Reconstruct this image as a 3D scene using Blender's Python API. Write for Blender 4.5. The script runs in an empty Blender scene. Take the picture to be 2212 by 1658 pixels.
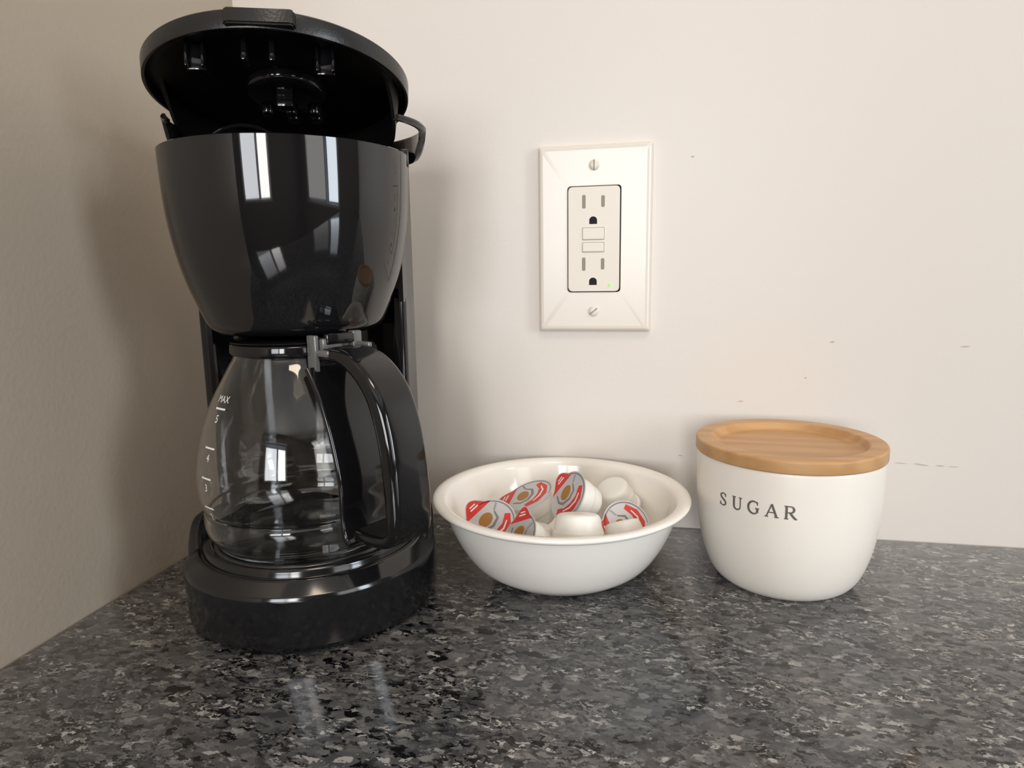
import bpy, bmesh, math, random
from math import sin, cos, pi, radians, atan2, sqrt, hypot
from mathutils import Vector, Matrix, Quaternion
random.seed(7)
S = bpy.context.scene
COL = S.collection

# ------------------------------------------------------------------ camera
def cam_setup():
    right = Vector((0.979405, 0.201330, -0.015242))
    up = Vector((-0.018208, 0.163256, 0.986416))
    fwd = Vector((-0.201083, 0.965823, -0.163560))
    cd = bpy.data.cameras.new('camera')
    cd.sensor_width = 36.0
    cd.lens = 1454.09 / 2212 * 36.0
    cd.clip_start = 0.02
    co = bpy.data.objects.new('camera', cd)
    COL.objects.link(co)
    m = Matrix.Identity(4)
    for i in range(3):
        m[i][0] = right[i]; m[i][1] = up[i]; m[i][2] = -fwd[i]
    m[0][3], m[1][3], m[2][3] = 0.27734, -0.43716, 0.16765
    co.matrix_world = m
    S.camera = co
cam_setup()

# ------------------------------------------------------------------ world, lights, exposure
w = bpy.data.worlds.new('world'); S.world = w
w.use_nodes = True
w.node_tree.nodes['Background'].inputs[0].default_value = (0.75, 0.86, 1.0, 1)
w.node_tree.nodes['Background'].inputs[1].default_value = 1.0

def area(name, loc, target, sx, sy, power, color, spread=180):
    ld = bpy.data.lights.new(name, 'AREA')
    ld.shape = 'RECTANGLE'; ld.size = sx; ld.size_y = sy
    ld.energy = power; ld.color = color; ld.spread = radians(spread)
    o = bpy.data.objects.new(name, ld); COL.objects.link(o)
    o.location = loc
    d = Vector(target) - Vector(loc)
    o.rotation_euler = d.to_track_quat('-Z', 'Y').to_euler()
    return o
# daylight through the two windows, one ceiling lamp
area('front_window_sun_side', (0.49, -3.06, 0.56), (0.45, 0, 0.30), 0.40, 1.02, 23, (1.0, 0.975, 0.94))
area('front_window_sky_side', (-0.12, -3.06, 0.56), (-0.05, 0, 0.30), 0.62, 1.02, 20, (0.95, 0.965, 1.0))
area('right_window_bright_sash', (2.42, -1.10, 0.60), (0.0, -0.60, 0.25), 0.40, 1.10, 19, (0.84, 0.92, 1.0))
area('right_window_curtain_glow', (2.42, -1.95, 0.60), (0.0, -1.20, 0.25), 0.85, 1.10, 7, (1.0, 0.93, 0.84))
area('ceiling_lamp_light', (0.55, -0.95, 1.46), (0.55, -0.95, 0), 0.40, 0.40, 7, (1.0, 0.84, 0.66))

S.view_settings.view_transform = 'Standard'
S.view_settings.look = 'None'
S.view_settings.exposure = 0.0
S.view_settings.gamma = 1.0
S.view_settings.use_curve_mapping = False
S.cycles.max_bounces = 14
S.cycles.transmission_bounces = 12
S.cycles.glossy_bounces = 6
S.cycles.transparent_max_bounces = 12
S.cycles.caustics_reflective = False
S.cycles.caustics_refractive = True
S.cycles.sample_clamp_indirect = 6.0
S.cycles.use_denoising = True

# ------------------------------------------------------------------ materials
def new_mat(name):
    m = bpy.data.materials.new(name); m.use_nodes = True
    return m, m.node_tree, m.node_tree.nodes['Principled BSDF']
def simple(name, color, rough=0.5, metal=0.0, ior=1.5, trans=0.0, coat=0.0, bump=0.0, bscale=300, emit=None, var=0.0):
    m, nt, b = new_mat(name)
    b.inputs['Base Color'].default_value = (*color, 1)
    b.inputs['Roughness'].default_value = rough
    b.inputs['Metallic'].default_value = metal
    b.inputs['IOR'].default_value = ior
    b.inputs['Transmission Weight'].default_value = trans
    b.inputs['Coat Weight'].default_value = coat
    tc = nt.nodes.new('ShaderNodeTexCoord')
    nz = nt.nodes.new('ShaderNodeTexNoise'); nz.inputs['Scale'].default_value = bscale
    nz.inputs['Detail'].default_value = 3
    nt.links.new(tc.outputs['Object'], nz.inputs['Vector'])
    if bump:
        bp = nt.nodes.new('ShaderNodeBump'); bp.inputs['Strength'].default_value = bump
        bp.inputs['Distance'].default_value = 0.001
        nt.links.new(nz.outputs['Fac'], bp.inputs['Height'])
        nt.links.new(bp.outputs['Normal'], b.inputs['Normal'])
    if var:
        mr = nt.nodes.new('ShaderNodeMapRange')
        mr.inputs['To Min'].default_value = max(0, rough - var); mr.inputs['To Max'].default_value = rough + var
        nt.links.new(nz.outputs['Fac'], mr.inputs['Value'])
        nt.links.new(mr.outputs['Result'], b.inputs['Roughness'])
    if emit:
        b.inputs['Emission Color'].default_value = (*emit[0], 1)
        b.inputs['Emission Strength'].default_value = emit[1]
    return m

M = {}
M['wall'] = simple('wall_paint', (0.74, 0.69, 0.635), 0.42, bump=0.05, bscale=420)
M['wall_shaded'] = simple('wall_paint_shaded', (0.43, 0.365, 0.29), 0.45, bump=0.18, bscale=380)  # same paint as the back wall, darkened to put the left wall's shade in colour
M['room'] = simple('room_paint', (0.26, 0.22, 0.18), 0.6)
M['ceil'] = simple('ceiling_paint', (0.75, 0.73, 0.70), 0.7)
M['wood_floor'] = simple('floor_boards', (0.12, 0.075, 0.05), 0.4)
M['cabinet'] = simple('cabinet_paint', (0.10, 0.075, 0.06), 0.4)
M['black'] = simple('gloss_black_plastic', (0.006, 0.006, 0.007), 0.07, ior=1.52, var=0.03, bscale=60)
M['basket'] = simple('polished_black_plastic', (0.007, 0.007, 0.008), 0.04, ior=1.6, var=0.02, bscale=40)
M['base_black'] = simple('dusty_black_plastic', (0.007, 0.007, 0.008), 0.12, ior=1.6, var=0.05, bscale=120)
M['bracket'] = simple('smoky_grey_plastic', (0.13, 0.13, 0.125), 0.18, ior=1.6)
M['satin'] = simple('satin_black_plastic', (0.010, 0.010, 0.010), 0.30, ior=1.5, bump=0.1, bscale=900)
M['inside'] = simple('matt_black_plastic', (0.003, 0.003, 0.003), 0.55, ior=1.3)
M['plate_black'] = simple('black_coated_steel', (0.012, 0.012, 0.013), 0.25, ior=1.8)
M['ceramic'] = simple('white_glazed_ceramic', (0.92, 0.865, 0.785), 0.42, coat=0.15)
M['glassware'] = simple('white_opal_glass', (0.93, 0.89, 0.83), 0.10, ior=1.5)
M['cup'] = simple('white_thin_plastic', (0.86, 0.84, 0.78), 0.38)
M['foil'] = simple('printed_foil', (0.66, 0.645, 0.65), 0.34, metal=0.2)
M['red'] = simple('red_ink', (0.70, 0.06, 0.05), 0.35)
M['brown'] = simple('brown_ink', (0.42, 0.20, 0.05), 0.35)
M['grey_ink'] = simple('grey_ink', (0.25, 0.24, 0.25), 0.35)
M['white_ink'] = simple('white_ink', (0.85, 0.84, 0.82), 0.35)
M['plate'] = simple('white_wall_plate', (0.79, 0.73, 0.65), 0.24, ior=1.5)
M['device'] = simple('white_nylon', (0.80, 0.74, 0.65), 0.4)
M['slot'] = simple('slot_shadow_brown', (0.30, 0.27, 0.22), 0.6)
M['hole'] = simple('black_hole', (0.006, 0.005, 0.004), 0.8)
M['led'] = simple('green_indicator', (0.15, 0.6, 0.05), 0.3, emit=((0.2, 1.0, 0.05), 0.6))
M['letter'] = simple('grey_stamped_glaze', (0.13, 0.12, 0.11), 0.5)
M['mark'] = simple('white_screen_print', (0.80, 0.80, 0.78), 0.4)
M['scuff'] = simple('paint_scuff', (0.52, 0.475, 0.42), 0.7)
M['bright_room'] = simple('white_frame_paint', (0.8, 0.8, 0.78), 0.4)

def glass_mat():
    m = bpy.data.materials.new('clear_carafe_glass'); m.use_nodes = True
    nt = m.node_tree; b = nt.nodes['Principled BSDF']
    b.inputs['Base Color'].default_value = (0.985, 0.985, 0.975, 1)
    b.inputs['Roughness'].default_value = 0.0
    b.inputs['IOR'].default_value = 1.5
    b.inputs['Transmission Weight'].default_value = 1.0
    return m
M['glass'] = glass_mat()

def granite():
    m, nt, b = new_mat('speckled_dark_granite')
    N = nt.nodes.new; L = nt.links.new
    tc = N('ShaderNodeTexCoord')
    mp = N('ShaderNodeMapping'); mp.inputs['Rotation'].default_value = (0, 0, radians(24)); mp.inputs['Scale'].default_value = (0.62, 1.0, 1.0)
    L(tc.outputs['Object'], mp.inputs['Vector'])
    nz = N('ShaderNodeTexNoise'); nz.inputs['Scale'].default_value = 190; nz.inputs['Detail'].default_value = 4; nz.inputs['Roughness'].default_value = 0.65
    L(mp.outputs['Vector'], nz.inputs['Vector'])
    sub = N('ShaderNodeVectorMath'); sub.operation = 'SUBTRACT'; sub.inputs[1].default_value = (0.5, 0.5, 0.5)
    L(nz.outputs['Color'], sub.inputs[0])
    sc = N('ShaderNodeVectorMath'); sc.operation = 'SCALE'; sc.inputs['Scale'].default_value = 0.011
    L(sub.outputs[0], sc.inputs[0])
    ad = N('ShaderNodeVectorMath'); ad.operation = 'ADD'
    L(mp.outputs['Vector'], ad.inputs[0]); L(sc.outputs[0], ad.inputs[1])
    def cells(scale, stops):
        v = N('ShaderNodeTexVoronoi'); v.inputs['Scale'].default_value = scale
        L(ad.outputs[0], v.inputs['Vector'])
        sp = N('ShaderNodeSeparateColor'); L(v.outputs['Color'], sp.inputs[0])
        r = N('ShaderNodeValToRGB'); L(sp.outputs[0], r.inputs['Fac'])
        e = r.color_ramp.elements
        while len(e) > 1: e.remove(e[-1])
        e[0].position = stops[0][0]; e[0].color = (*stops[0][1], 1)
        for p, c in stops[1:]:
            k = e.new(p); k.color = (*c, 1)
        return v, r, sp
    _, r1, _ = cells(360, [(0, (0.002, 0.002, 0.003)), (0.15, (0.006, 0.006, 0.007)), (0.22, (0.050, 0.051, 0.055)), (0.45, (0.090, 0.091, 0.095)), (0.75, (0.135, 0.134, 0.135)), (0.93, (0.21, 0.205, 0.20)), (1.0, (0.48, 0.47, 0.44))])
    _, r2, _ = cells(640, [(0, (0.002, 0.002, 0.002)), (0.26, (0.006, 0.006, 0.007)), (0.36, (0.062, 0.063, 0.067)), (0.7, (0.13, 0.13, 0.13)), (0.88, (0.22, 0.215, 0.21)), (1.0, (0.62, 0.61, 0.58))])
    mix = N('ShaderNodeMix'); mix.data_type = 'RGBA'
    n2 = N('ShaderNodeTexNoise'); n2.inputs['Scale'].default_value = 60; n2.inputs['Detail'].default_value = 3
    L(mp.outputs['Vector'], n2.inputs['Vector'])
    mr = N('ShaderNodeMapRange'); mr.inputs['From Min'].default_value = 0.42; mr.inputs['From Max'].default_value = 0.58
    L(n2.outputs['Fac'], mr.inputs['Value'])
    L(mr.outputs['Result'], mix.inputs['Factor'])
    L(r1.outputs['Color'], mix.inputs['A']); L(r2.outputs['Color'], mix.inputs['B'])
    # broad tint: brownish grey patches in the stone
    n3 = N('ShaderNodeTexNoise'); n3.inputs['Scale'].default_value = 14; n3.inputs['Detail'].default_value = 2
    L(tc.outputs['Object'], n3.inputs['Vector'])
    r3 = N('ShaderNodeValToRGB'); L(n3.outputs['Fac'], r3.inputs['Fac'])
    r3.color_ramp.elements[0].position = 0.35; r3.color_ramp.elements[0].color = (0.80, 0.84, 0.90, 1)
    r3.color_ramp.elements[1].position = 0.68; r3.color_ramp.elements[1].color = (1.08, 1.06, 1.05, 1)
    mm = N('ShaderNodeMix'); mm.data_type = 'RGBA'; mm.blend_type = 'MULTIPLY'; mm.inputs['Factor'].default_value = 1
    L(mix.outputs['Result'], mm.inputs['A']); L(r3.outputs['Color'], mm.inputs['B'])
    L(mm.outputs['Result'], b.inputs['Base Color'])
    b.inputs['Roughness'].default_value = 0.09
    b.inputs['IOR'].default_value = 1.52
    bp = N('ShaderNodeBump'); bp.inputs['Strength'].default_value = 0.06; bp.inputs['Distance'].default_value = 0.0006
    L(nz.outputs['Fac'], bp.inputs['Height']); L(bp.outputs['Normal'], b.inputs['Normal'])
    return m
M['granite'] = granite()

def wood():
    m, nt, b = new_mat('pale_wood')
    N = nt.nodes.new; L = nt.links.new
    tc = N('ShaderNodeTexCoord')
    mp = N('ShaderNodeMapping'); mp.inputs['Rotation'].default_value = (0, radians(12), radians(8)); mp.inputs['Scale'].default_value = (0.12, 1.0, 1.0)
    L(tc.outputs['Object'], mp.inputs['Vector'])
    nz = N('ShaderNodeTexNoise'); nz.inputs['Scale'].default_value = 190; nz.inputs['Detail'].default_value = 5; nz.inputs['Distortion'].default_value = 0.4
    L(mp.outputs['Vector'], nz.inputs['Vector'])
    wv = N('ShaderNodeTexWave'); wv.bands_direction = 'Y'; wv.inputs['Scale'].default_value = 22; wv.inputs['Distortion'].default_value = 6; wv.inputs['Detail'].default_value = 2; wv.inputs['Detail Scale'].default_value = 2
    L(mp.outputs['Vector'], wv.inputs['Vector'])
    mx = N('ShaderNodeMix'); mx.data_type = 'FLOAT'; mx.inputs[0].default_value = 0.72
    L(wv.outputs['Fac'], mx.inputs[2]); L(nz.outputs['Fac'], mx.inputs[3])
    r = N('ShaderNodeValToRGB'); L(mx.outputs[0], r.inputs['Fac'])
    e = r.color_ramp.elements
    e[0].position = 0.2; e[0].color = (0.47, 0.25, 0.10, 1)
    e[1].position = 0.75; e[1].color = (0.60, 0.35, 0.16, 1)
    L(r.outputs['Color'], b.inputs['Base Color'])
    b.inputs['Roughness'].default_value = 0.42
    return m
M['wood'] = wood()

# ------------------------------------------------------------------ mesh helpers
def finish(bm, name, mat, parent=None, loc=None, rot=None, sharp=35, smooth=True):
    bmesh.ops.recalc_face_normals(bm, faces=bm.faces)
    if smooth:
        a = radians(sharp)
        for f in bm.faces: f.smooth = True
        for e in bm.edges:
            if len(e.link_faces) == 2 and e.calc_face_angle(0) > a: e.smooth = False
    me = bpy.data.meshes.new(name); bm.to_mesh(me); bm.free()
    mats = mat if isinstance(mat, (list, tuple)) else [mat]
    for x in mats: me.materials.append(M[x])
    o = bpy.data.objects.new(name, me); COL.objects.link(o)
    if parent: o.parent = parent
    if loc is not None: o.location = loc
    if rot is not None: o.rotation_euler = rot
    return o
def tag(o, label=None, cat=None, group=None, kind=None):
    if label: o['label'] = label
    if cat: o['category'] = cat
    if group: o['group'] = group
    if kind: o['kind'] = kind
    return o
def empty(name, loc, rotz=0.0):
    o = bpy.data.objects.new(name, None); COL.objects.link(o)
    o.location = loc; o.rotation_euler = (0, 0, rotz); o.empty_display_size = 0.02
    return o
def lathe(bm, prof, seg=96, c=(0, 0), closed=False, a0=0.0, a1=2 * pi):
    """prof: list of (r,z). closed joins last to first."""
    full = abs(a1 - a0 - 2 * pi) < 1e-6
    n = seg if full else seg + 1
    rings = []
    for r, z in prof:
        if r < 1e-7 and full:
            rings.append([bm.verts.new((c[0], c[1], z))])
        else:
            rings.append([bm.verts.new((c[0] + r * cos(a0 + (a1 - a0) * i / seg), c[1] + r * sin(a0 + (a1 - a0) * i / seg), z)) for i in range(n)])
    pairs = list(zip(rings, rings[1:])) + ([(rings[-1], rings[0])] if closed else [])
    for A, B in pairs:
        for i in range(seg):
            j = (i + 1) % n
            if len(A) == 1 and len(B) == 1: continue
            if len(A) == 1: bm.faces.new((A[0], B[i], B[j]))
            elif len(B) == 1: bm.faces.new((A[i], A[j], B[0]))
            else: bm.faces.new((A[i], A[j], B[j], B[i]))
    if not full and closed:
        bm.faces.new([R[0] for R in rings]); bm.faces.new([R[-1] for R in rings][::-1])
    return bm
def rounded(pts, rad, n=4):
    """round the corners of an open (r,z) polyline; rad is a number or a list"""
    out = [pts[0]]
    for i in range(1, len(pts) - 1):
        rr = rad[i] if isinstance(rad, (list, tuple)) else rad
        p = Vector(pts[i]); a = Vector(pts[i - 1]) - p; b = Vector(pts[i + 1]) - p
        if rr <= 0 or a.length < 1e-9 or b.length < 1e-9: out.append(pts[i]); continue
        d = min(rr, a.length * .45, b.length * .45)
        A = p + a.normalized() * d; B = p + b.normalized() * d
        for k in range(n + 1):
            t = k / n
            q = A * (1 - t) ** 2 + p * 2 * t * (1 - t) + B * t * t
            out.append((q.x, q.y))
    out.append(pts[-1]); return out
def smooth_prof(pts, n=6):
    """Catmull-Rom through (r,z) points"""
    P = [Vector(p) for p in pts]; out = []
    for i in range(len(P) - 1):
        p0 = P[max(i - 1, 0)]; p1 = P[i]; p2 = P[i + 1]; p3 = P[min(i + 2, len(P) - 1)]
        for k in range(n):
            t = k / n
            q = 0.5 * ((2 * p1) + (p2 - p0) * t + (2 * p0 - 5 * p1 + 4 * p2 - p3) * t * t + (3 * p1 - p0 - 3 * p2 + p3) * t ** 3)
            out.append(tuple(q))
    out.append(tuple(P[-1])); return out
def box(bm, x0, x1, y0, y1, z0, z1, bev=0.0, seg=2, mat=0):
    r = bmesh.ops.create_cube(bm, size=1.0)
    vs = r['verts']
    for v in vs:
        v.co = Vector((x0 + (v.co.x + .5) * (x1 - x0), y0 + (v.co.y + .5) * (y1 - y0), z0 + (v.co.z + .5) * (z1 - z0)))
    fs = {f for v in vs for f in v.link_faces}
    for f in fs: f.material_index = mat
    if bev:
        es = {e for v in vs for e in v.link_edges}
        bmesh.ops.bevel(bm, geom=list(es), offset=bev, segments=seg, profile=0.5, affect='EDGES')
    return bm
def extrude_poly(bm, pts, z0, z1, mat=0, cap=True):
    A = [bm.verts.new((x, y, z0)) for x, y in pts]; B = [bm.verts.new((x, y, z1)) for x, y in pts]
    n = len(pts)
    fs = [bm.faces.new((A[i], A[(i + 1) % n], B[(i + 1) % n], B[i])) for i in range(n)]
    if cap: fs += [bm.faces.new(A[::-1]), bm.faces.new(B)]
    for f in fs: f.material_index = mat
    return fs
def tube(bm, pts, rad, seg=10, cap=True, closed=False):
    P = [Vector(p) for p in pts]; rings = []
    n = len(P); prev = None
    for i, p in enumerate(P):
        if closed: t = (P[(i + 1) % n] - P[i - 1]).normalized()
        else: t = (P[min(i + 1, n - 1)] - P[max(i - 1, 0)]).normalized()
        if prev is None:
            u = t.orthogonal().normalized()
        else:
            u = (prev - t * prev.dot(t)).normalized()
        prev = u; v = t.cross(u)
        rr = rad[i] if isinstance(rad, (list, tuple)) else rad
        rings.append([bm.verts.new(p + (u * cos(2 * pi * k / seg) + v * sin(2 * pi * k / seg)) * rr) for k in range(seg)])
    pr = list(zip(rings, rings[1:])) + ([(rings[-1], rings[0])] if closed else [])
    for A, B in pr:
        for k in range(seg):
            bm.faces.new((A[k], A[(k + 1) % seg], B[(k + 1) % seg], B[k]))
    if cap and not closed:
        bm.faces.new(rings[0][::-1]); bm.faces.new(rings[-1])
    return bm
def ribbon(bm, path, w, t, nrm_rot=None, wfun=None, tfun=None, round_n=3):
    """sweep a rounded-rectangle section (w across y, t in the x-z plane) along an x-z path"""
    P = [Vector((p[0], p[1])) for p in path]; n = len(P); rings = []
    for i, p in enumerate(P):
        d = (P[min(i + 1, n - 1)] - P[max(i - 1, 0)]).normalized(); nn = Vector((-d.y, d.x))
        f = i / (n - 1)
        ww = (wfun(f) if wfun else w) / 2; tt = (tfun(f) if tfun else t) / 2
        c = min(ww, tt) * 0.85; sec = []
        for sx, sy, a0 in ((1, 1, 0), (-1, 1, 90), (-1, -1, 180), (1, -1, 270)):
            for k in range(round_n + 1):
                a = radians(a0 + 90 * k / round_n)
                sec.append((sx * (ww - c) + c * cos(a), sy * (tt - c) + c * sin(a)))
        rings.append([bm.verts.new((p.x + nn.x * b, a_, p.y + nn.y * b)) for a_, b in sec])
    m = len(rings[0])
    for A, B in zip(rings, rings[1:]):
        for k in range(m): bm.faces.new((A[k], A[(k + 1) % m], B[(k + 1) % m], B[k]))
    bm.faces.new(rings[0][::-1]); bm.faces.new(rings[-1])
    return bm
def text_polys(txt, size):
    """flat faces of a text in the default font"""
    cu = bpy.data.curves.new('t', 'FONT'); cu.body = txt; cu.size = size; cu.align_x = 'CENTER'; cu.align_y = 'CENTER'
    o = bpy.data.objects.new('t', cu); me = o.to_mesh()
    vs = [(v.co.x, v.co.y) for v in me.vertices]; fs = [tuple(p.vertices) for p in me.polygons]
    o.to_mesh_clear(); bpy.data.objects.remove(o); bpy.data.curves.remove(cu)
    return vs, fs

# ------------------------------------------------------------------ the setting
def struct(name, bm, mat, parent=None, **k):
    o = finish(bm, name, mat, parent, **k)
    if parent is None: o['kind'] = 'structure'
    return o
WT = 0.10
bm = bmesh.new(); box(bm, -WT, 2.45, 0, WT, -0.92, 1.52)
wall_back = struct('wall_back', bm, 'wall')
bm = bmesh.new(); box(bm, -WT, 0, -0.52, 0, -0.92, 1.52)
wall_left = struct('wall_left', bm, 'wall_shaded')
bm = bmesh.new(); box(bm, -1.7, 2.6, -3.2, 0.1, -1.0, -0.92)
struct('floor', bm, 'wood_floor')
bm = bmesh.new(); box(bm, -1.7, 2.6, -3.2, 0.1, 1.52, 1.6)
struct('ceiling', bm, 'ceil')
bm = bmesh.new(); box(bm, -1.7, -1.6, -3.2, -0.45, -0.92, 1.52); box(bm, -1.6, -WT, -0.52, -0.45, -0.92, 1.52)
struct('wall_far_left', bm, 'room')

def wall_with_window(name, axis, pos, lo, hi, w0, w1, z0, z1, num, bars):
    """a wall in a plane x=pos or y=pos with an opening, plus its window frame"""
    bm = bmesh.new()
    def b(a0, a1, c0, c1):
        if axis == 'y': box(bm, a0, a1, pos - 0.1, pos, c0, c1)
        else: box(bm, pos, pos + 0.1, a0, a1, c0, c1)
    b(lo, w0, -0.92, 1.52); b(w1, hi, -0.92, 1.52); b(w0, w1, -0.92, z0); b(w0, w1, z1, 1.52)
    struct(name, bm, 'room')
    bm = bmesh.new()
    def f(a0, a1, c0, c1, d=0.02):
        if axis == 'y': box(bm, a0, a1, pos - 0.03, pos + d, c0, c1, 0.004)
        else: box(bm, pos - d, pos + 0.03, a0, a1, c0, c1, 0.004)
    fw = 0.05
    f(w0 - fw, w0, z0 - fw, z1 + fw); f(w1, w1 + fw, z0 - fw, z1 + fw); f(w0, w1, z0 - fw, z0); f(w0, w1, z1, z1 + fw)
    for m_ in bars: f(m_ - 0.02, m_ + 0.02, z0, z1, 0.01)
    struct('window_%d' % num, bm, 'bright_room')
wall_with_window('wall_front', 'y', -3.0, -1.6, 2.35, -0.45, 0.72, 0.04, 1.20, 1, (0.235,))
wall_with_window('wall_right', 'x', 2.35, -3.1, 0.0, -2.42, -0.84, 0.02, 1.18, 2, (-1.38,))

# counter
bm = bmesh.new(); box(bm, 0.0, 2.35, -0.655, 0.0, -0.030, 0.0, 0.003)
counter = finish(bm, 'countertop', 'granite')
tag(counter, 'polished dark grey speckled granite countertop under the coffee maker', 'countertop')
cab = empty('base_cabinet', (0, 0, -0.92))
bm = bmesh.new(); box(bm, 0.025, 2.325, -0.60, -0.025, 0.0, 0.889); finish(bm, 'body', 'cabinet', cab)
for k in range(4):
    bm = bmesh.new(); box(bm, 0.03 + k * 0.574, 0.60 + k * 0.574, -0.62, -0.60, 0.1, 0.87, 0.003)
    d = finish(bm, 'door', 'cabinet', cab)
    bm = bmesh.new(); tube(bm, [(0.55 + k * .574, -0.62, 0.70), (0.55 + k * .574, -0.645, 0.71), (0.55 + k * .574, -0.645, 0.81), (0.55 + k * .574, -0.62, 0.82)], 0.005)
    finish(bm, 'handle', 'black', d)
tag(cab, 'dark painted kitchen base cabinet carrying the granite countertop', 'cabinet')

# paint scuffs on the back wall
def scuff(x, z, w_, h_, a=0.0):
    bm = bmesh.new(); n = 9; vs = []
    for s in (1, -1):
        r = range(n) if s > 0 else range(n - 1, -1, -1)
        for i in r:
            t = i / (n - 1); hh = h_ / 2 * sin(pi * t) * (0.6 + 0.6 * random.random()) + 1e-5
            u = (t - .5) * w_; v = s * hh
            vs.append((x + u * cos(a) - v * sin(a), z + u * sin(a) + v * cos(a)))
    A = [bm.verts.new((p[0], -0.00025, p[1])) for p in vs]; B = [bm.verts.new((p[0], 0.0001, p[1])) for p in vs]
    m = len(A)
    for i in range(m): bm.faces.new((A[i], A[(i + 1) % m], B[(i + 1) % m], B[i]))
    bm.faces.new(A); bm.faces.new(B[::-1])
    finish(bm, 'scuff', 'scuff', wall_back)
for a in [(0.2975, 0.0487, 0.0030, 0.0009), (0.385, 0.1232, 0.0030, 0.0012, 0.2), (0.4574, 0.1209, 0.0055, 0.0008, 0.05), (0.3334, 0.0854, 0.0040, 0.0007, 0.1),
          (0.4280, 0.0492, 0.0070, 0.0006, -0.05), (0.4395, 0.0487, 0.0090, 0.0010, -0.12), (0.4500, 0.0484, 0.0050, 0.0009, 0), (0.4570, 0.0482, 0.0060, 0.0006, 0), (0.371, 0.101, 0.0012, 0.0012), (0.3, 0.235, 0.002, 0.0008)]:
    scuff(*a)

# ------------------------------------------------------------------ coffee maker
PSI = 0.35
MC = (0.103, -0.124, 0.0)
cm = empty('coffee_maker', MC, PSI)
tag(cm, 'glossy black drip coffee maker with raised lid in the corner', 'coffee maker')
BO = (0.0009, -0.0035)          # base and basket axes relative to the machine
KO = (-0.001, 0.0035)
# base
bm = bmesh.new()
prof = [(0.0, 0.0012), (0.0608, 0.0012), (0.0630, 0.0040), (0.0634, 0.0265), (0.0628, 0.0282), (0.0622, 0.0288), (0.0575, 0.0335), (0.0560, 0.0340), (0.0553, 0.0330),
        (0.0545, 0.0332), (0.0540, 0.0362), (0.0530, 0.0372), (0.0500, 0.0372), (0.0488, 0.0355), (0.0486, 0.0345), (0.0, 0.0345)]
lathe(bm, rounded(prof, 0.0006, 3), 128, BO)
finish(bm, 'base', 'base_black', cm, sharp=50)
bm = bmesh.new(); lathe(bm, rounded([(0, 0.0340), (0.0462, 0.0340), (0.0468, 0.0348), (0.0468, 0.0372), (0.0455, 0.0380), (0.0430, 0.0376), (0.0, 0.0376)], 0.0004, 3), 96, (0.0, -0.0085))
finish(bm, 'warming_plate', 'plate_black', cm)
for ax, ay in ((0.020, -0.052), (-0.040, -0.040), (0.038, 0.035), (-0.038, 0.035)):
    bm = bmesh.new(); lathe(bm, [(0, 0), (0.0045, 0), (0.005, 0.0005), (0.005, 0.003), (0, 0.003)], 20, (ax, ay)); finish(bm, 'foot', 'satin', cm)
# raised rear rim of the base, wrapping round the warming plate
bm = bmesh.new(); rings = []
for i in range(97):
    t = i / 96; a = radians(-28 + 236 * t); e_ = min(1.0, min(t, 1 - t) / 0.16); k = e_ * e_ * (3 - 2 * e_)
    zt = 0.0300 + 0.0150 * k; sh = -0.0035 * (1 - k)
    rings.append([bm.verts.new((BO[0] + (r + sh) * cos(a), BO[1] + (r + sh) * sin(a), z + sh)) for r, z in
                  ((0.0535, 0.0300), (0.0632, 0.0262), (0.0630, 0.0300 + (zt - 0.030) * .6), (0.0622, zt - 0.0012), (0.0606, zt), (0.0575, zt + 0.0002), (0.0548, zt - 0.002), (0.0537, zt - 0.005 * k - 0.0006))])
for A, B in zip(rings, rings[1:]):
    for k in range(8): bm.faces.new((A[k], A[(k + 1) % 8], B[(k + 1) % 8], B[k]))
bm.faces.new(rings[0]); bm.faces.new(rings[-1][::-1])
finish(bm, 'base_shoulder', 'base_black', cm, sharp=60)
# tower
def tower_pts():
    HW, YF, YB, rc = 0.0535, 0.014, 0.056, 0.022
    p = []
    # outer contour: right pillar front, right side, rear corners, left side
    def arc(cx, cy, r, a0, a1, n): return [(cx + r * cos(radians(a0 + (a1 - a0) * i / n)), cy + r * sin(radians(a0 + (a1 - a0) * i / n))) for i in range(n + 1)]
    p += arc(HW - .0045, YF + .0045, .0045, -90, 0, 5)
    p += [(HW + .0022, YF + .012), (HW + .0040, YF + .020)]
    p += arc(HW + .0040 - rc, YB - rc, rc, 0, 90, 10)
    p += arc(-HW - .0040 + rc, YB - rc, rc, 90, 180, 10)
    p += [(-HW - .0040, YF + .020), (-HW - .0022, YF + .012)]
    p += arc(-HW + .0045, YF + .0045, .0045, 180, 270, 5)
    # recess behind the carafe
    cx, cy, r = 0.0, -0.0095, 0.0520
    a = math.degrees(math.asin((YF + .001 - cy) / r))
    e = math.sqrt(r * r - (YF + .001 - cy) ** 2)
    p += [(-e - 0.001, YF)]
    p += arc(cx, cy, r, 180 - a, a, 28)
    p += [(e + 0.001, YF)]
    return p
bm = bmesh.new(); extrude_poly(bm, tower_pts(), 0.026, 0.155)
finish(bm, 'tower', 'black', cm, sharp=40)
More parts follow.
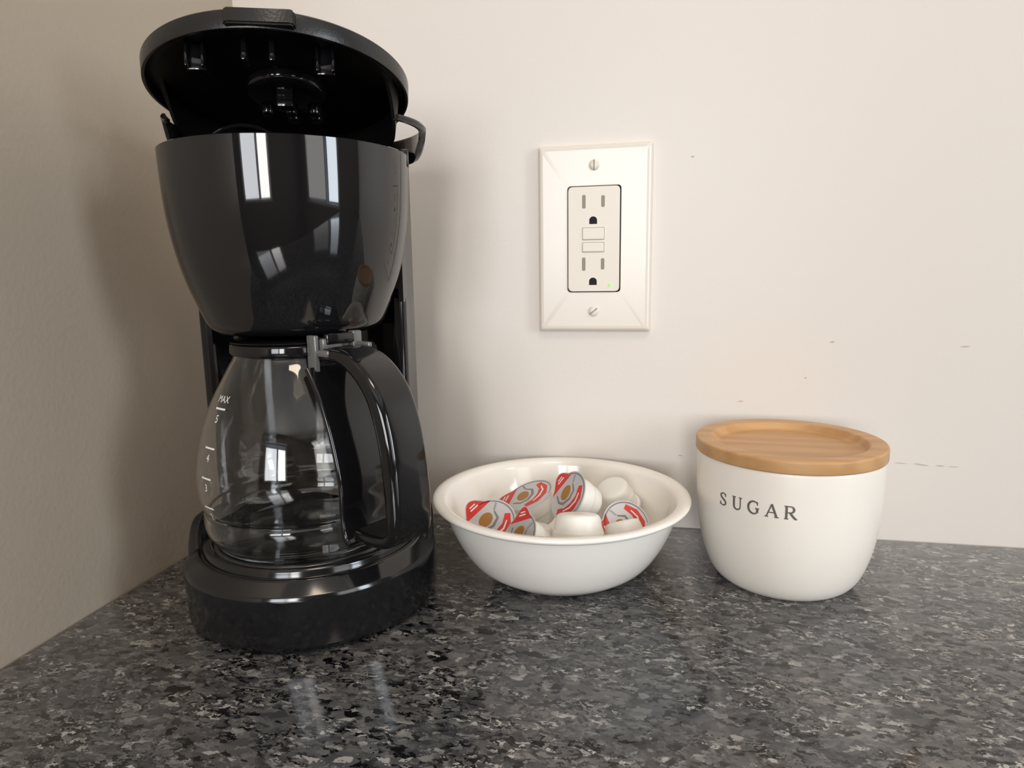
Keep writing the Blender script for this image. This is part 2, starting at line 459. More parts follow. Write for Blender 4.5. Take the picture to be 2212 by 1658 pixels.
# water tank housing above the tower
bm = bmesh.new()
HW, YB, rc = 0.0530, 0.056, 0.022
def arcp(cx, cy, r, a0, a1, n): return [(cx + r * cos(radians(a0 + (a1 - a0) * i / n)), cy + r * sin(radians(a0 + (a1 - a0) * i / n))) for i in range(n + 1)]
pts = [(HW - 0.001, 0.012), (HW + 0.0015, 0.024), (HW + 0.0044, 0.0335)] + arcp(HW + 0.0045 - rc, YB - rc, rc, 0, 90, 12) + arcp(-HW - 0.0045 + rc, YB - rc, rc, 90, 180, 12) + [(-HW - 0.0044, 0.0335), (-HW - 0.0015, 0.024), (-HW + 0.001, 0.012)]
inn = [(x * 0.95, 0.012 + (y - 0.012) * 0.93) for x, y in pts][::-1]
extrude_poly(bm, pts + inn, 0.153, 0.2245)
finish(bm, 'tank_housing', 'black', cm, sharp=40)
bm = bmesh.new(); extrude_poly(bm, [(x * 0.955, 0.012 + (y - 0.012) * 0.935) for x, y in pts], 0.160, 0.176); finish(bm, 'tank_floor', 'inside', cm)
# brew basket housing (hollow bowl)
bm = bmesh.new()
outer = smooth_prof([(0.0385, 0.1405), (0.0425, 0.1440), (0.0460, 0.1520), (0.0507, 0.1650), (0.0540, 0.1780), (0.0565, 0.1930), (0.0577, 0.2080), (0.0583, 0.2245)], 5)
outer = [(0.0, 0.1400), (0.036, 0.1400)] + outer
inner = [(0.0583, 0.2252), (0.0577, 0.2256), (0.0568, 0.2250), (0.0560, 0.2080), (0.0545, 0.193), (0.052, 0.179), (0.048, 0.168), (0.0, 0.166)]
lathe(bm, outer + inner, 144, KO)
finish(bm, 'brew_basket', 'basket', cm, sharp=50)
# drip spout under the basket
bm = bmesh.new(); lathe(bm, rounded([(0, 0.1388), (0.011, 0.1388), (0.013, 0.1391), (0.026, 0.1393), (0.031, 0.1405), (0.0, 0.1406)], 0.0003, 3), 64, KO)
finish(bm, 'drip_spout', 'satin', cm)
# removable filter holder with a wire-thin handle, seen just above the rim
bm = bmesh.new(); lathe(bm, rounded([(0.0, 0.175), (0.036, 0.175), (0.046, 0.2175), (0.0535, 0.2185), (0.0538, 0.2195), (0.0448, 0.2195), (0.034, 0.178), (0.0, 0.178)], 0.0008, 3), 72, KO)
fh = finish(bm, 'filter_holder', 'inside', cm)
bm = bmesh.new(); tube(bm, [(-0.014 + 0.018 * cos(a), -0.030, 0.2185 + 0.0145 * sin(a)) for a in [pi * i / 24 for i in range(25)]], 0.0009, 8)
finish(bm, 'holder_handle', 'black', fh)
# rear collar around the tank mouth: full height at the back, a thin rim towards the front
bm = bmesh.new(); rings = []
def sstep(x): x = max(0.0, min(1.0, x)); return x * x * (3 - 2 * x)
for i in range(111):
    deg = -30 + 230 * i / 110; a = radians(deg)
    k = 1 - 0.09 * (max(0, -deg) / 30) ** 1.5
    f = sstep((deg + 2) / 22) * sstep((194 - deg) / 16)
    zt = 0.2398; zb = zt - 0.0024 - 0.0098 * f
    sec = [(0.0570, zb - 0.0022 * f), (0.0594, zb - 0.0010 * f), (0.0606, zb + 0.0006), (0.0608, zt - 0.0012), (0.0600, zt), (0.0588, zt), (0.0584, zt - 0.0010), (0.0582, zb + 0.0012)]
    rings.append([bm.verts.new((0.0060 + r * k * cos(a), 0.001 + r * k * sin(a), z)) for r, z in sec])
for A, B in zip(rings, rings[1:]):
    for k in range(8): bm.faces.new((A[k], A[(k + 1) % 8], B[(k + 1) % 8], B[k]))
bm.faces.new(rings[0]); bm.faces.new(rings[-1][::-1])
finish(bm, 'tank_collar', 'black', cm, sharp=50)

# lid (tilted up at the front)
LC = Vector((-0.0008, -0.0030, 0.2512)); LT = 0.204
lidroot = bmesh.new()
R0 = 0.0592
lathe(lidroot, rounded([(0, 0.0050), (R0 - 0.0018, 0.0050), (R0 - 0.0014, 0.0001), (R0 - 0.0008, 0.0), (R0, 0.0), (R0 + 0.0004, 0.0070), (R0 - 0.0006, 0.0080), (R0 - 0.008, 0.0092), (0, 0.0104)], 0.0003, 2), 144)
lid = finish(lidroot, 'lid', 'satin', cm, loc=LC, rot=(-LT, 0, 0), sharp=45)
# tab at the front of the lid
bm = bmesh.new()
wT = 0.0135; TX = 0.0025
pl = [(TX - wT, -R0 + 0.003), (TX - wT, -R0 - 0.0012), (TX - wT + 0.0015, -R0 - 0.0022), (TX + wT - 0.0015, -R0 - 0.0022), (TX + wT, -R0 - 0.0012), (TX + wT, -R0 + 0.003)]
extrude_poly(bm, pl, 0.0006, 0.0070)
bmesh.ops.bevel(bm, geom=list(bm.edges), offset=0.0007, segments=2, affect='EDGES')
finish(bm, 'lid_tab', 'satin', lid)
bm = bmesh.new(); rings = []
for i in range(91):
    deg = -24 + 216 * i / 90; a = radians(deg); f = sstep((deg + 24) / 34) * sstep((192 - deg) / 34)
    zb = 0.0030 - 0.0190 * f
    rings.append([bm.verts.new((r * cos(a), r * sin(a), z)) for r, z in ((0.0552, 0.0045), (0.0525, zb), (0.0510, zb), (0.0537, 0.0045))])
for A, B in zip(rings, rings[1:]):
    for k in range(4): bm.faces.new((A[k], A[(k + 1) % 4], B[(k + 1) % 4], B[k]))
bm.faces.new(rings[0]); bm.faces.new(rings[-1][::-1])
finish(bm, 'rear_skirt', 'inside', lid, sharp=50)
# underside: inner disc, two posts, clips, spray head with a nozzle, studs
bm = bmesh.new(); lathe(bm, rounded([(0, 0.0048), (0.0570, 0.0048), (0.0570, 0.0038), (0.0535, 0.0030), (0, 0.0030)], 0.0002, 2), 96)
finish(bm, 'inner_cover', 'inside', lid)
for px, py in ((-0.0265, -0.0400), (0.0250, -0.0385)):
    bm = bmesh.new(); box(bm, px - .0038, px + .0038, py - .002, py + .002, -0.0085, 0.003, 0.0006)
    box(bm, px - .0038, px - .0026, py - .0045, py + .0045, -0.0080, 0.003, 0.0004); box(bm, px + .0026, px + .0038, py - .0045, py + .0045, -0.0080, 0.003, 0.0004)
    finish(bm, 'basket_post', 'black', lid)
for px in (-0.0065, 0.0045):
    bm = bmesh.new(); box(bm, px - .0011, px + .0011, -0.0475, -0.0410, -0.0065, 0.003, 0.0005); finish(bm, 'clip', 'black', lid)
bm = bmesh.new(); lathe(bm, rounded([(0.0, -0.0030), (0.0155, -0.0030), (0.0180, -0.0010), (0.0180, 0.003), (0.0, 0.003)], 0.0012, 3), 48, (0.003, -0.006))
spray = finish(bm, 'spray_head', 'black', lid)
bm = bmesh.new(); box(bm, -0.0002, 0.0072, -0.0155, -0.0095, -0.0110, -0.0020, 0.0008); finish(bm, 'nozzle', 'black', spray)
for i in range(3):
    for j in range(2):
        if j == 1 and i == 0: continue
        bm = bmesh.new(); cx, cy = -0.008 + i * 0.011, 0.006 + j * 0.007
        lathe(bm, rounded([(0, -0.0060), (0.0026, -0.0060), (0.0032, -0.0045), (0.0034, 0.001), (0, 0.001)], 0.0008, 3), 18, (cx, cy)); finish(bm, 'stud', 'black', spray)
# hinge arms at the back of the lid
for s in (-1, 1):
    bm = bmesh.new(); ribbon(bm, [(0, 0.236), (0.010, 0.2350), (0.018, 0.229), (0.020, 0.222)], 0.005, 0.005)
    for v in bm.verts: v.co = Vector((s * 0.046 + v.co.y, 0.030 + v.co.x, v.co.z))
    finish(bm, 'hinge_arm', 'black', cm)
# small window of the level gauge / switch on the right of the basket rim
bm = bmesh.new(); box(bm, 0.0535, 0.0575, -0.004, 0.006, 0.2200, 0.2285, 0.0008); finish(bm, 'lid_latch', 'satin', cm)

# ------------------------------------------------------------------ carafe
CC = (0.1053, -0.1354)
PHI = radians(-27)
cz = empty('coffee_carafe', (CC[0], CC[1], 0.0381), PHI)
tag(cz, 'empty clear glass carafe with black handle standing on the warming plate', 'carafe')
Z0 = 0.0381
gout = [(0.0, 0.0004), (0.0370, 0.0004), (0.0420, 0.0018), (0.0460, 0.0065), (0.0474, 0.0110), (0.0474, 0.0160), (0.0466, 0.0180), (0.0466, 0.0188), (0.0480, 0.0215),
        (0.0492, 0.0265), (0.0497, 0.0330), (0.0493, 0.0400), (0.0480, 0.0475), (0.0455, 0.0565), (0.0428, 0.0640), (0.0392, 0.0720), (0.0350, 0.0800), (0.0312, 0.0870), (0.0285, 0.0920), (0.0278, 0.0980)]
go = smooth_prof(gout, 4)
th = 0.0016
gi = []
for i, (r, z) in enumerate(go):
    a = Vector(go[max(i - 1, 0)]); b_ = Vector(go[min(i + 1, len(go) - 1)]); d = (b_ - a).normalized()
    gi.append((max(r - d.y * th, 0.0) if r > 0.001 else 0.0, z + d.x * th))
bm = bmesh.new(); lathe(bm, go + gi[::-1], 160)
finish(bm, 'glass_body', 'glass', cz, sharp=60)
def glass_r(z):
    for (r0, z0), (r1, z1) in zip(go, go[1:]):
        if z0 <= z <= z1 and z1 > z0: return r0 + (r1 - r0) * (z - z0) / (z1 - z0)
    return 0.03
# neck band and lid
bm = bmesh.new(); lathe(bm, rounded([(0.0281, 0.0930), (0.0294, 0.0928), (0.0300, 0.0940), (0.0298, 0.0975), (0.0288, 0.0985), (0.0281, 0.0980)], 0.0005, 3), 96, closed=True)
finish(bm, 'neck_band', 'black', cz)
bm = bmesh.new(); lathe(bm, rounded([(0.0, 0.0920), (0.0262, 0.0920), (0.0264, 0.0984), (0.0296, 0.0988), (0.0298, 0.0992), (0.0270, 0.0999), (0.0220, 0.1003), (0.0150, 0.0985), (0.0, 0.0980)], 0.0008, 3), 96)
clid = finish(bm, 'carafe_lid', 'black', cz)
bm = bmesh.new(); box(bm, 0.018, 0.036, -0.007, 0.007, 0.0985, 0.1004, 0.0006); box(bm, 0.0345, 0.0375, -0.008, 0.008, 0.0985, 0.1035, 0.0008)
finish(bm, 'thumb_lever', 'black', clid)
# handle: bracket at the neck, outer grip, inner strap, foot
def grip_w(f): return 0.0235 if f < .8 else 0.0235
hpath = smooth_prof([(0.0300, 0.0930), (0.0400, 0.0945), (0.0500, 0.0930), (0.0598, 0.0875), (0.0680, 0.0785), (0.0735, 0.0650), (0.0763, 0.0510), (0.0778, 0.0370), (0.0783, 0.0240), (0.0770, 0.0175), (0.0720, 0.0142), (0.0630, 0.0132), (0.0540, 0.0136)], 5)
bm = bmesh.new(); ribbon(bm, hpath, 0.0235, 0.0085, tfun=lambda f: 0.0055 + 0.0035 * sin(pi * min(1, f * 1.2)) , wfun=lambda f: 0.021 + 0.003 * f, round_n=5)
finish(bm, 'grip', 'black', cz, sharp=60)
spath = [(0.0320, 0.0880), (0.0355, 0.0830), (0.0398, 0.0760), (0.0440, 0.0660), (0.0477, 0.0550), (0.0506, 0.0430), (0.0518, 0.0330), (0.0516, 0.0220), (0.0530, 0.0140), (0.0560, 0.0112)]
bm = bmesh.new(); ribbon(bm, smooth_prof(spath, 5), 0.0330, 0.0026, round_n=4)
finish(bm, 'strap', 'black', cz, sharp=60)
# metal-like moulded bracket pieces joining handle and neck
bm = bmesh.new(); box(bm, 0.0285, 0.0345, -0.0125, -0.0100, 0.0860, 0.1030, 0.0006); box(bm, 0.0300, 0.0420, -0.0115, 0.0105, 0.0935, 0.0965, 0.0008)
box(bm, 0.034, 0.037, -0.010, 0.001, 0.0960, 0.1015, 0.0008); box(bm, 0.0335, 0.0375, 0.0065, 0.0120, 0.0940, 0.1040, 0.0008); box(bm, 0.036, 0.046, 0.0085, 0.0110, 0.0930, 0.0990, 0.0008)
finish(bm, 'hinge_bracket', 'bracket', cz)
# printed level marks on the glass
mk = bmesh.new()
def on_glass(vs, fs, ang, zc, off=0.00012):
    vv = [mk.verts.new(((glass_r(zc + y) + off) * cos(ang + x / glass_r(zc)), (glass_r(zc + y) + off) * sin(ang + x / glass_r(zc)), zc + y)) for x, y in vs]
    for f in fs:
        try: mk.faces.new([vv[i] for i in f])
        except ValueError: pass
A0 = radians(-118) - PHI
for t, z in (('5', 0.0660), ('4', 0.0490), ('3', 0.0355), ('2', 0.0215)):
    vs, fs = text_polys(t, 0.0048); on_glass(vs, fs, A0, z)
for z in (0.0705, 0.0535, 0.0400, 0.0262):
    vs = []; fs = []
    for i in range(9): vs += [(-0.0040 + i * 0.001, -0.0004), (-0.0040 + i * 0.001, 0.0004)]
    fs = [(2 * i, 2 * i + 2, 2 * i + 3, 2 * i + 1) for i in range(8)]
    on_glass(vs, fs, A0, z)
vs, fs = text_polys('MAX', 0.0042); on_glass(vs, fs, A0, 0.0745)
finish(mk, 'level_marks', 'mark', cz, smooth=False)

# ------------------------------------------------------------------ bowl
BC = (0.2287, -0.0745)
bm = bmesh.new()
bo = [(0.0, 0.0012), (0.0300, 0.0012), (0.0310, 0.0), (0.0350, 0.0), (0.0385, 0.0016)]
bo += smooth_prof([(0.0385, 0.0016), (0.0490, 0.0085), (0.0565, 0.0185), (0.0620, 0.0300), (0.0655, 0.0412)], 5)[1:]
bo += [(0.0660, 0.0418), (0.0700, 0.0424), (0.0715, 0.0436), (0.0718, 0.0446), (0.0710, 0.0455), (0.0690, 0.0456), (0.0655, 0.0450), (0.0640, 0.0435)]
bo += smooth_prof([(0.0640, 0.0435), (0.0600, 0.0310), (0.0545, 0.0200), (0.0480, 0.0110), (0.0400, 0.0060), (0.0300, 0.0036), (0.0, 0.0034)], 5)[1:]
lathe(bm, bo, 144)
bowl = finish(bm, 'bowl', 'glassware', loc=(BC[0], BC[1], 0), sharp=60)
tag(bowl, 'round white rimmed bowl filled with creamer cups', 'bowl')

# ------------------------------------------------------------------ creamer cups
def cup_mesh():
    bm = bmesh.new()
    pr = [(0.0, -0.0195), (0.0085, -0.0195), (0.0108, -0.0188), (0.0118, -0.0170), (0.0128, -0.0110), (0.0134, -0.0100), (0.0141, -0.0015), (0.0152, -0.0008), (0.0156, -0.0003), (0.0156, 0.0), (0.0, 0.0)]
    lathe(bm, rounded(pr, 0.0010, 3), 40)
    return bm
def disc_piece(bm, pts, z, mat, t=0.00008):
    extrude_poly(bm, pts, z, z + t, mat)
def circ(cx, cy, rx, ry, n=24, a=0.0):
    return [(cx + rx * cos(2 * pi * i / n) * cos(a) - ry * sin(2 * pi * i / n) * sin(a), cy + rx * cos(2 * pi * i / n) * sin(a) + ry * sin(2 * pi * i / n) * cos(a)) for i in range(n)]
def band(pts, wd):
    P = [Vector(p) for p in pts]; L_ = []; R_ = []
    for i, p in enumerate(P):
        d = (P[min(i + 1, len(P) - 1)] - P[max(i - 1, 0)]).normalized(); n = Vector((-d.y, d.x)); k = wd * (0.35 + 0.65 * sin(pi * (i + .5) / len(P)))
        L_.append(tuple(p + n * k)); R_.append(tuple(p - n * k))
    return L_ + R_[::-1]
cup0 = None
def make_creamer():
    root = empty('creamer_cup', (0, 0, 0))
    finish(cup_mesh(), 'cup', 'cup', root, sharp=45)
    bm = bmesh.new()
    # foil lid: disc with a pull tab at +y
    pts = circ(0, 0, 0.0161, 0.0161, 48)
    pts = [(x, y + (0.0052 * max(0.0, 1 - (abs(x) / 0.0075) ** 2) if y > 0 and abs(x) < 0.0075 else 0)) for x, y in pts]
    extrude_poly(bm, pts, 0.0001, 0.0004)
    foil = finish(bm, 'foil_lid', 'foil', root)
    bm = bmesh.new()
    red = [(x * 0.93, y * 0.97) for x, y in pts if y > 0.0112]
    disc_piece(bm, red, 0.0004, 0)                                    # red tab end
    disc_piece(bm, band([(-0.0125, -0.0020), (-0.008, -0.0075), (-0.001, -0.0098), (0.006, -0.0085), (0.0115, -0.0035)], 0.0032), 0.0004, 0)   # red ribbon
    disc_piece(bm, circ(-0.0005, 0.0035, 0.0052, 0.0040, a=0.3), 0.0004, 1)   # brown drop of drink
    disc_piece(bm, band([(-0.0075, 0.0080), (-0.0085, 0.0025), (-0.0060, -0.0015), (0.0, -0.0030), (0.0055, -0.0010), (0.0070, 0.0040)], 0.0010), 0.0004, 2)
    for i in range(5):
        disc_piece(bm, [(0.0075 + 0.0009 * i, 0.004 + i * .0006), (0.0080 + 0.0009 * i, 0.004 + i * .0006), (0.0080 + 0.0009 * i, 0.0056 + i * .0006), (0.0075 + 0.0009 * i, 0.0056 + i * .0006)], 0.0004, 2)
    ring = [(0.0148 * cos(a), 0.0148 * sin(a)) for a in [radians(-100 + i * 8) for i in range(24)]]
    disc_piece(bm, band(ring, 0.0005), 0.0004, 2)
    disc_piece(bm, band([(-0.0085, -0.0060), (-0.003, -0.0088), (0.003, -0.0092), (0.008, -0.0065)], 0.0006), 0.00049, 3)
    disc_piece(bm, band([(-0.003, 0.0150), (0.003, 0.0150)], 0.0006), 0.00049, 3)
    disc_piece(bm, band([(-0.0022, 0.0170), (0.0022, 0.0170)], 0.0005), 0.00049, 3)
    finish(bm, 'printed_design', ['red', 'brown', 'grey_ink', 'white_ink'], foil, smooth=False)
    return root
def copy_tree(o, parent=None):
    c = o.copy(); COL.objects.link(c); c.parent = parent
    for ch in list(o.children): copy_tree(ch, c)
    return c
creamers = [
    # lid centre, lid normal, spin, scale, label
    ((0.1936, -0.0986, 0.0335), (-0.057, -0.668, 0.742), 50, 0.9, 'leftmost creamer cup in the bowl, foil lid with red tab tilted to the front'),
    ((0.2133, -0.1186, 0.0346), (-0.647, -0.505, 0.564), -20, 0.82, 'creamer cup just right of the leftmost one, upright red tab by front rim'),
    ((0.2085, -0.0640, 0.0385), (-0.326, -0.222, 0.919), 80, 0.95, 'creamer cup at the back left of the bowl, foil lid tilted almost flat upwards'),
    ((0.2335, -0.0760, 0.0435), (-0.693, -0.517, 0.50), 14, 0.9, 'topmost creamer cup, foil lid standing upright in the middle of the bowl'),
    ((0.2427, -0.1115, 0.0265), (0.02, -0.25, -0.95), 0, 0.98, 'large bare upside-down white creamer cup at the front centre of the bowl'),
    ((0.2659, -0.0795, 0.0299), (0.35, -0.702, 0.583), 125, 0.85, 'creamer cup at right with red ribbon and grey ring on its lid'),
    ((0.2600, -0.0400, 0.0260), (0.27, 0.35, -0.85), 0, 0.85, 'upside-down white creamer cup at the back right of the bowl'),
    ((0.2679, -0.0992, 0.0232), (0.25, -0.35, -0.85), 0, 0.8, 'upside-down white creamer cup in front of the ringed foil lid at right'),
    ((0.2159, -0.0929, 0.0145), (-0.043, -0.135, -0.99), 0, 0.85, 'upside-down white creamer cup low between the red-tabbed lid and the topmost cup'),
]
proto = make_creamer()
for i, (loc, nrm, spin, scl, lab) in enumerate(creamers):
    o = proto if i == 0 else copy_tree(proto)
    qn = Vector((0, 0, 1)).rotation_difference(Vector(nrm).normalized())
    o.rotation_mode = 'QUATERNION'
    o.rotation_quaternion = qn @ Quaternion((0, 0, 1), radians(spin))
    o.location = loc; o.scale = (scl, scl, scl)
    tag(o, lab, 'creamer', 'creamer cups in the white bowl')

# ------------------------------------------------------------------ sugar canister
JC = (0.3509, -0.0613)
jar = empty('sugar_canister', (JC[0], JC[1], 0))
tag(jar, 'cream ceramic sugar canister with round wooden lid', 'canister')
bm = bmesh.new()
jo = [(0.0, 0.0008), (0.0290, 0.0008), (0.0300, 0.0), (0.0330, 0.0)]
jo += smooth_prof([(0.0330, 0.0), (0.0365, 0.0030), (0.0398, 0.0085), (0.0430, 0.0180), (0.0455, 0.0305), (0.0468, 0.0450), (0.0473, 0.0620), (0.0473, 0.0697)], 6)[1:]
jo += [(0.0470, 0.0705), (0.0450, 0.0705), (0.0443, 0.0697), (0.0440, 0.0300), (0.039, 0.010), (0.0, 0.005)]
def jar_r(z):
    P = [p for p in jo[3:60]]
    for (r0, z0), (r1, z1) in zip(P, P[1:]):
        if z0 <= z <= z1 and z1 > z0: return r0 + (r1 - r0) * (z - z0) / (z1 - z0)
    return 0.0471
lathe(bm, jo, 144); finish(bm, 'jar_body', 'ceramic', jar, sharp=60)
bm = bmesh.new()
lathe(bm, rounded([(0, 0.0660), (0.0430, 0.0660), (0.0430, 0.0703), (0.0476, 0.0706), (0.04805, 0.0712), (0.04805, 0.0767), (0.0474, 0.0775), (0.0398, 0.0775), (0.0390, 0.0771), (0.0370, 0.0739), (0.0355, 0.0733), (0, 0.0733)], 0.0007, 3), 144)
finish(bm, 'lid', 'wood', jar, sharp=50)
# stamped serif lettering
lt = bmesh.new()
def stroke(pts, wds, ang0, zc, sc_, sw):
    """pts in cap-height units (0..1), thin-thick stroke; mapped on to the jar"""
    P = [Vector(p) for p in pts]; L_ = []; R_ = []; n = len(P)
    for i, p in enumerate(P):
        d = (P[min(i + 1, n - 1)] - P[max(i - 1, 0)]).normalized(); nn = Vector((-d.y, d.x))
        wv = wds[i] if isinstance(wds, (list, tuple)) else wds
        L_.append(p + nn * wv / 2); R_.append(p - nn * wv / 2)
    def mp(p, off):
        z = zc + (p.y - .5) * sc_; a = ang0 + (p.x * sc_) / 0.0471; r = jar_r(z) + off
        return lt.verts.new((r * cos(a), r * sin(a), z))
    for off0, off1 in ((-0.0002, 0.00012),):
        A = [mp(p, off1) for p in L_]; B = [mp(p, off1) for p in R_]; C_ = [mp(p, off0) for p in L_]; D = [mp(p, off0) for p in R_]
        for i in range(n - 1):
            lt.faces.new((A[i], A[i + 1], B[i + 1], B[i])); lt.faces.new((C_[i], C_[i + 1], A[i + 1], A[i])); lt.faces.new((B[i], B[i + 1], D[i + 1], D[i]))
        lt.faces.new((A[0], B[0], D[0], C_[0])); lt.faces.new((A[-1], B[-1], D[-1], C_[-1]))
def lerp_pts(pts, n=4): return smooth_prof(pts, n)
TK, TN = 0.17, 0.085
def arc2(cx, cy, rx, ry, a0, a1, n=16): return [(cx + rx * cos(radians(a0 + (a1 - a0) * i / n)), cy + ry * sin(radians(a0 + (a1 - a0) * i / n))) for i in range(n + 1)]
def letter(ch, ang, zc, sc_):
    def s(p, w_): stroke(p, w_, ang, zc, sc_, 0)
    if ch == 'S':
        p = lerp_pts([(0.24, 0.82), (0.12, 0.96), (-0.04, 0.97), (-0.20, 0.86), (-0.20, 0.70), (-0.06, 0.56), (0.12, 0.44), (0.24, 0.30), (0.22, 0.12), (0.05, 0.02), (-0.12, 0.04), (-0.26, 0.18)])
        n = len(p); s(p, [TN + (TK - TN) * sin(pi * i / (n - 1)) ** 2 for i in range(n)])
        s([(0.25, 0.72), (0.24, 0.98)], TN); s([(-0.28, 0.02), (-0.26, 0.28)], TN)
    if ch == 'U':
        s([(-0.27, 0.97), (-0.27, 0.30)], TK); p = arc2(0.0, 0.30, 0.27, 0.28, 180, 360); n = len(p)
        s(p, [TK + (TN - TK) * i / (n - 1) for i in range(n)]); s([(0.27, 0.30), (0.27, 0.97)], TN * 1.1)
        s([(-0.42, 0.98), (-0.12, 0.98)], TN); s([(0.14, 0.98), (0.40, 0.98)], TN)
    if ch == 'G':
        p = arc2(0.02, 0.5, 0.40, 0.48, 48, 318, 28); n = len(p)
        s(p, [TN + (TK - TN) * sin(pi * i / (n - 1)) for i in range(n)])
        s([(0.30, 0.44), (0.30, 0.14)], TK); s([(0.14, 0.45), (0.44, 0.45)], TN); s([(0.30, 0.70), (0.30, 0.97)], TN)
    if ch == 'A':
        s([(-0.36, 0.02), (0.0, 1.0)], TN * 1.2); s([(0.0, 1.0), (0.36, 0.02)], TK); s([(-0.24, 0.36), (0.24, 0.36)], TN)
        s([(-0.48, 0.02), (-0.22, 0.02)], TN); s([(0.20, 0.02), (0.52, 0.02)], TN)
    if ch == 'R':
        s([(-0.25, 0.0), (-0.25, 1.0)], TK); p = [(-0.25, 0.97)] + arc2(0.04, 0.735, 0.22, 0.235, 90, -90, 12) + [(-0.25, 0.50)]; n = len(p)
        s(p, [TN + (TK - TN) * sin(pi * i / (n - 1)) ** 2 for i in range(n)]); s([(0.0, 0.50), (0.20, 0.22), (0.40, 0.02)], TK)
        s([(-0.40, 0.02), (-0.10, 0.02)], TN); s([(-0.40, 0.98), (-0.2, 0.98)], TN); s([(0.32, 0.02), (0.50, 0.02)], TN)
camdir = -101.1
for ch, off in (('S', -41.0), ('U', -30.6), ('G', -20.2), ('A', -9.6), ('R', 0.6)):
    letter(ch, radians(camdir + off + 2.5), 0.0516, 0.0066)
finish(lt, 'lettering', 'letter', jar, smooth=False)

# ------------------------------------------------------------------ wall outlet
OX, OZ = 0.2412, 0.1871
ol = empty('wall_outlet', (OX, 0, OZ))
tag(ol, 'white duplex wall outlet with two screws and test buttons on the back wall', 'outlet')
def xz_prism(bm, pts, y0, y1, mat=0):
    A = [bm.verts.new((x, y0, z)) for x, z in pts]; B = [bm.verts.new((x, y1, z)) for x, z in pts]; n = len(pts)
    for i in range(n): bm.faces.new((A[i], A[(i + 1) % n], B[(i + 1) % n], B[i]))
    bm.faces.new(A); bm.faces.new(B[::-1])
def rrect(cx, cz, w_, h_, r, n=5):
    o = []
    for sx, sz, a0 in ((1, 1, 0), (-1, 1, 90), (-1, -1, 180), (1, -1, 270)):
        for k in range(n + 1):
            a = radians(a0 + 90 * k / n); o.append((cx + sx * (w_ / 2 - r) + r * cos(a), cz + sz * (h_ / 2 - r) + r * sin(a)))
    return o
def plate_ring():
    """bevelled plate with a rectangular opening"""
    bm = bmesh.new()
    loops = [(0.0710, 0.1152, 0.0012, 0.0), (0.0710, 0.1152, 0.0012, -0.0020), (0.0702, 0.1144, 0.0012, -0.0034), (0.0684, 0.1126, 0.0014, -0.0048), (0.0668, 0.1110, 0.0016, -0.0053), (0.0640, 0.1082, 0.002, -0.0055), (0.0338, 0.0658, 0.0022, -0.0055), (0.0332, 0.0652, 0.0020, -0.0052), (0.0332, 0.0652, 0.0020, 0.0)]
    rings = [[bm.verts.new((x, y, z)) for x, z in rrect(0, 0, a, b, r)] for a, b, r, y in loops]
    for A, B in zip(rings, rings[1:]):
        n = len(A)
        for i in range(n): bm.faces.new((A[i], A[(i + 1) % n], B[(i + 1) % n], B[i]))
    return bm
finish(plate_ring(), 'cover_plate', 'plate', ol, sharp=6)
bm = bmesh.new(); xz_prism(bm, rrect(0, 0, 0.0338, 0.0658, 0.002), -0.0010, -0.0005); finish(bm, 'mounting_strap', 'hole', ol)
bm = bmesh.new(); xz_prism(bm, rrect(0, 0, 0.0318, 0.0640, 0.0022), -0.0066, -0.0012)
bmesh.ops.bevel(bm, geom=[e for e in bm.edges if all(abs(v.co.y + 0.0066) < 1e-6 for v in e.verts)], offset=0.0005, segments=2, affect='EDGES')
rec = finish(bm, 'receptacle', 'device', ol, sharp=40)
Y1 = -0.00668
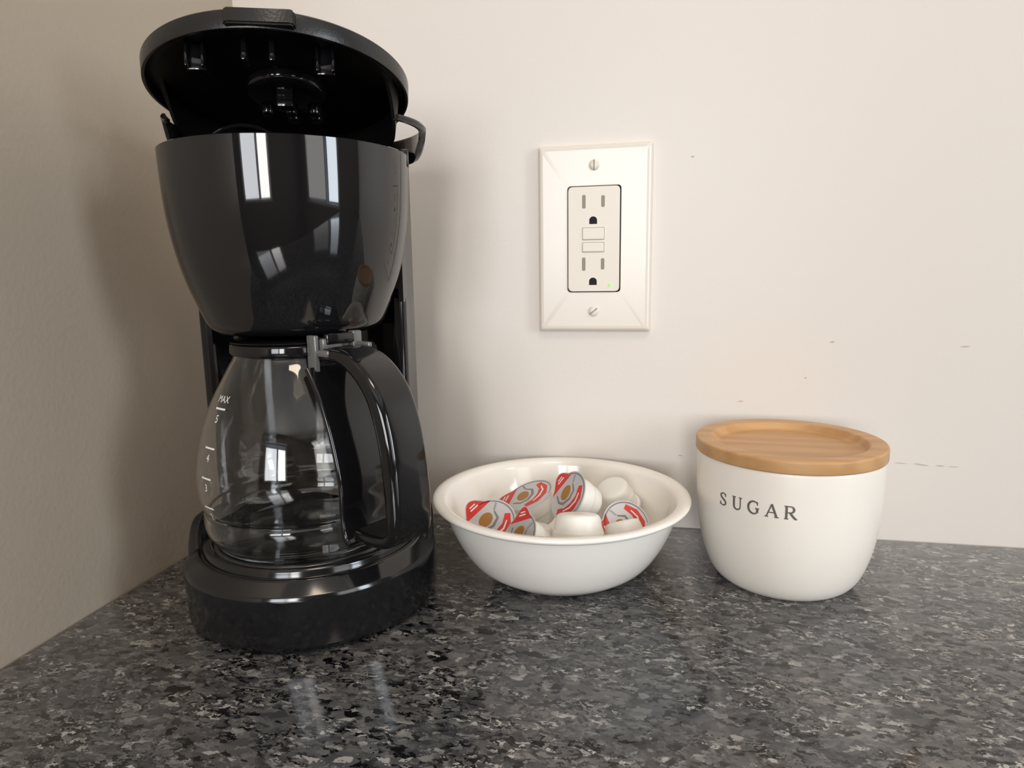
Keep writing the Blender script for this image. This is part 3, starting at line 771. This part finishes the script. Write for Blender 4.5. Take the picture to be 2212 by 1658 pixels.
for zs, zh in ((0.0230, 0.0117), (-0.0151, -0.0258)):
    for x, h_ in ((-0.0062, 0.0082), (0.0056, 0.0070)):
        bm = bmesh.new(); xz_prism(bm, rrect(x, zs, 0.0022, h_, 0.0008, 3), Y1, -0.006); finish(bm, 'slot', 'slot', rec)
    bm = bmesh.new(); pts = [(-0.0024, -0.0023), (0.0024, -0.0023), (0.0024, 0.0001)] + [(0.0024 * cos(radians(a)), 0.0001 + 0.0022 * sin(radians(a))) for a in range(15, 180, 15)] + [(-0.0024, 0.0001)]
    xz_prism(bm, [(x - 0.0004, z + zh) for x, z in pts], Y1, -0.006); finish(bm, 'ground_hole', 'hole', rec)
for zc, h_ in ((0.0035, 0.0070), (-0.0048, 0.0055)):
    bm = bmesh.new(); xz_prism(bm, rrect(-0.0003, zc, 0.0138, h_ + 0.0007, 0.0005, 2), -0.00664, -0.006); fr = finish(bm, 'button_gap', 'slot', rec)
    bm = bmesh.new(); xz_prism(bm, rrect(-0.0003, zc, 0.0132, h_, 0.0005, 2), -0.0074, -0.006)
    bmesh.ops.bevel(bm, geom=[e for e in bm.edges if all(abs(v.co.y + 0.0074) < 1e-6 for v in e.verts)], offset=0.0004, segments=2, affect='EDGES'); finish(bm, 'test_button', 'device', rec)
bm = bmesh.new(); xz_prism(bm, [(0.0100 + 0.0008 * cos(2 * pi * i / 12), -0.0283 + 0.0011 * sin(2 * pi * i / 12)) for i in range(12)], -0.0070, -0.006); finish(bm, 'indicator_light', 'led', rec)
for zc, ang in ((0.0449, 90), (-0.0446, 38)):
    bm = bmesh.new(); lathe(bm, rounded([(0, 0.0), (0.0033, 0.0), (0.0033, 0.0006), (0.0020, 0.0013), (0, 0.0015)], 0.0003, 2), 28)
    for v in bm.verts: v.co = Vector((v.co.x, -0.0054 - v.co.z, zc + v.co.y))
    sc_o = finish(bm, 'screw', 'device', ol)
    bm = bmesh.new(); c_, s_ = cos(radians(ang)), sin(radians(ang))
    pts = [(u * c_ - v_ * s_, zc + u * s_ + v_ * c_) for u, v_ in ((-0.0030, -0.00035), (0.0030, -0.00035), (0.0030, 0.00035), (-0.0030, 0.00035))]
    xz_prism(bm, pts, -0.00695, -0.0060); finish(bm, 'screw_slot', 'slot', sc_o)
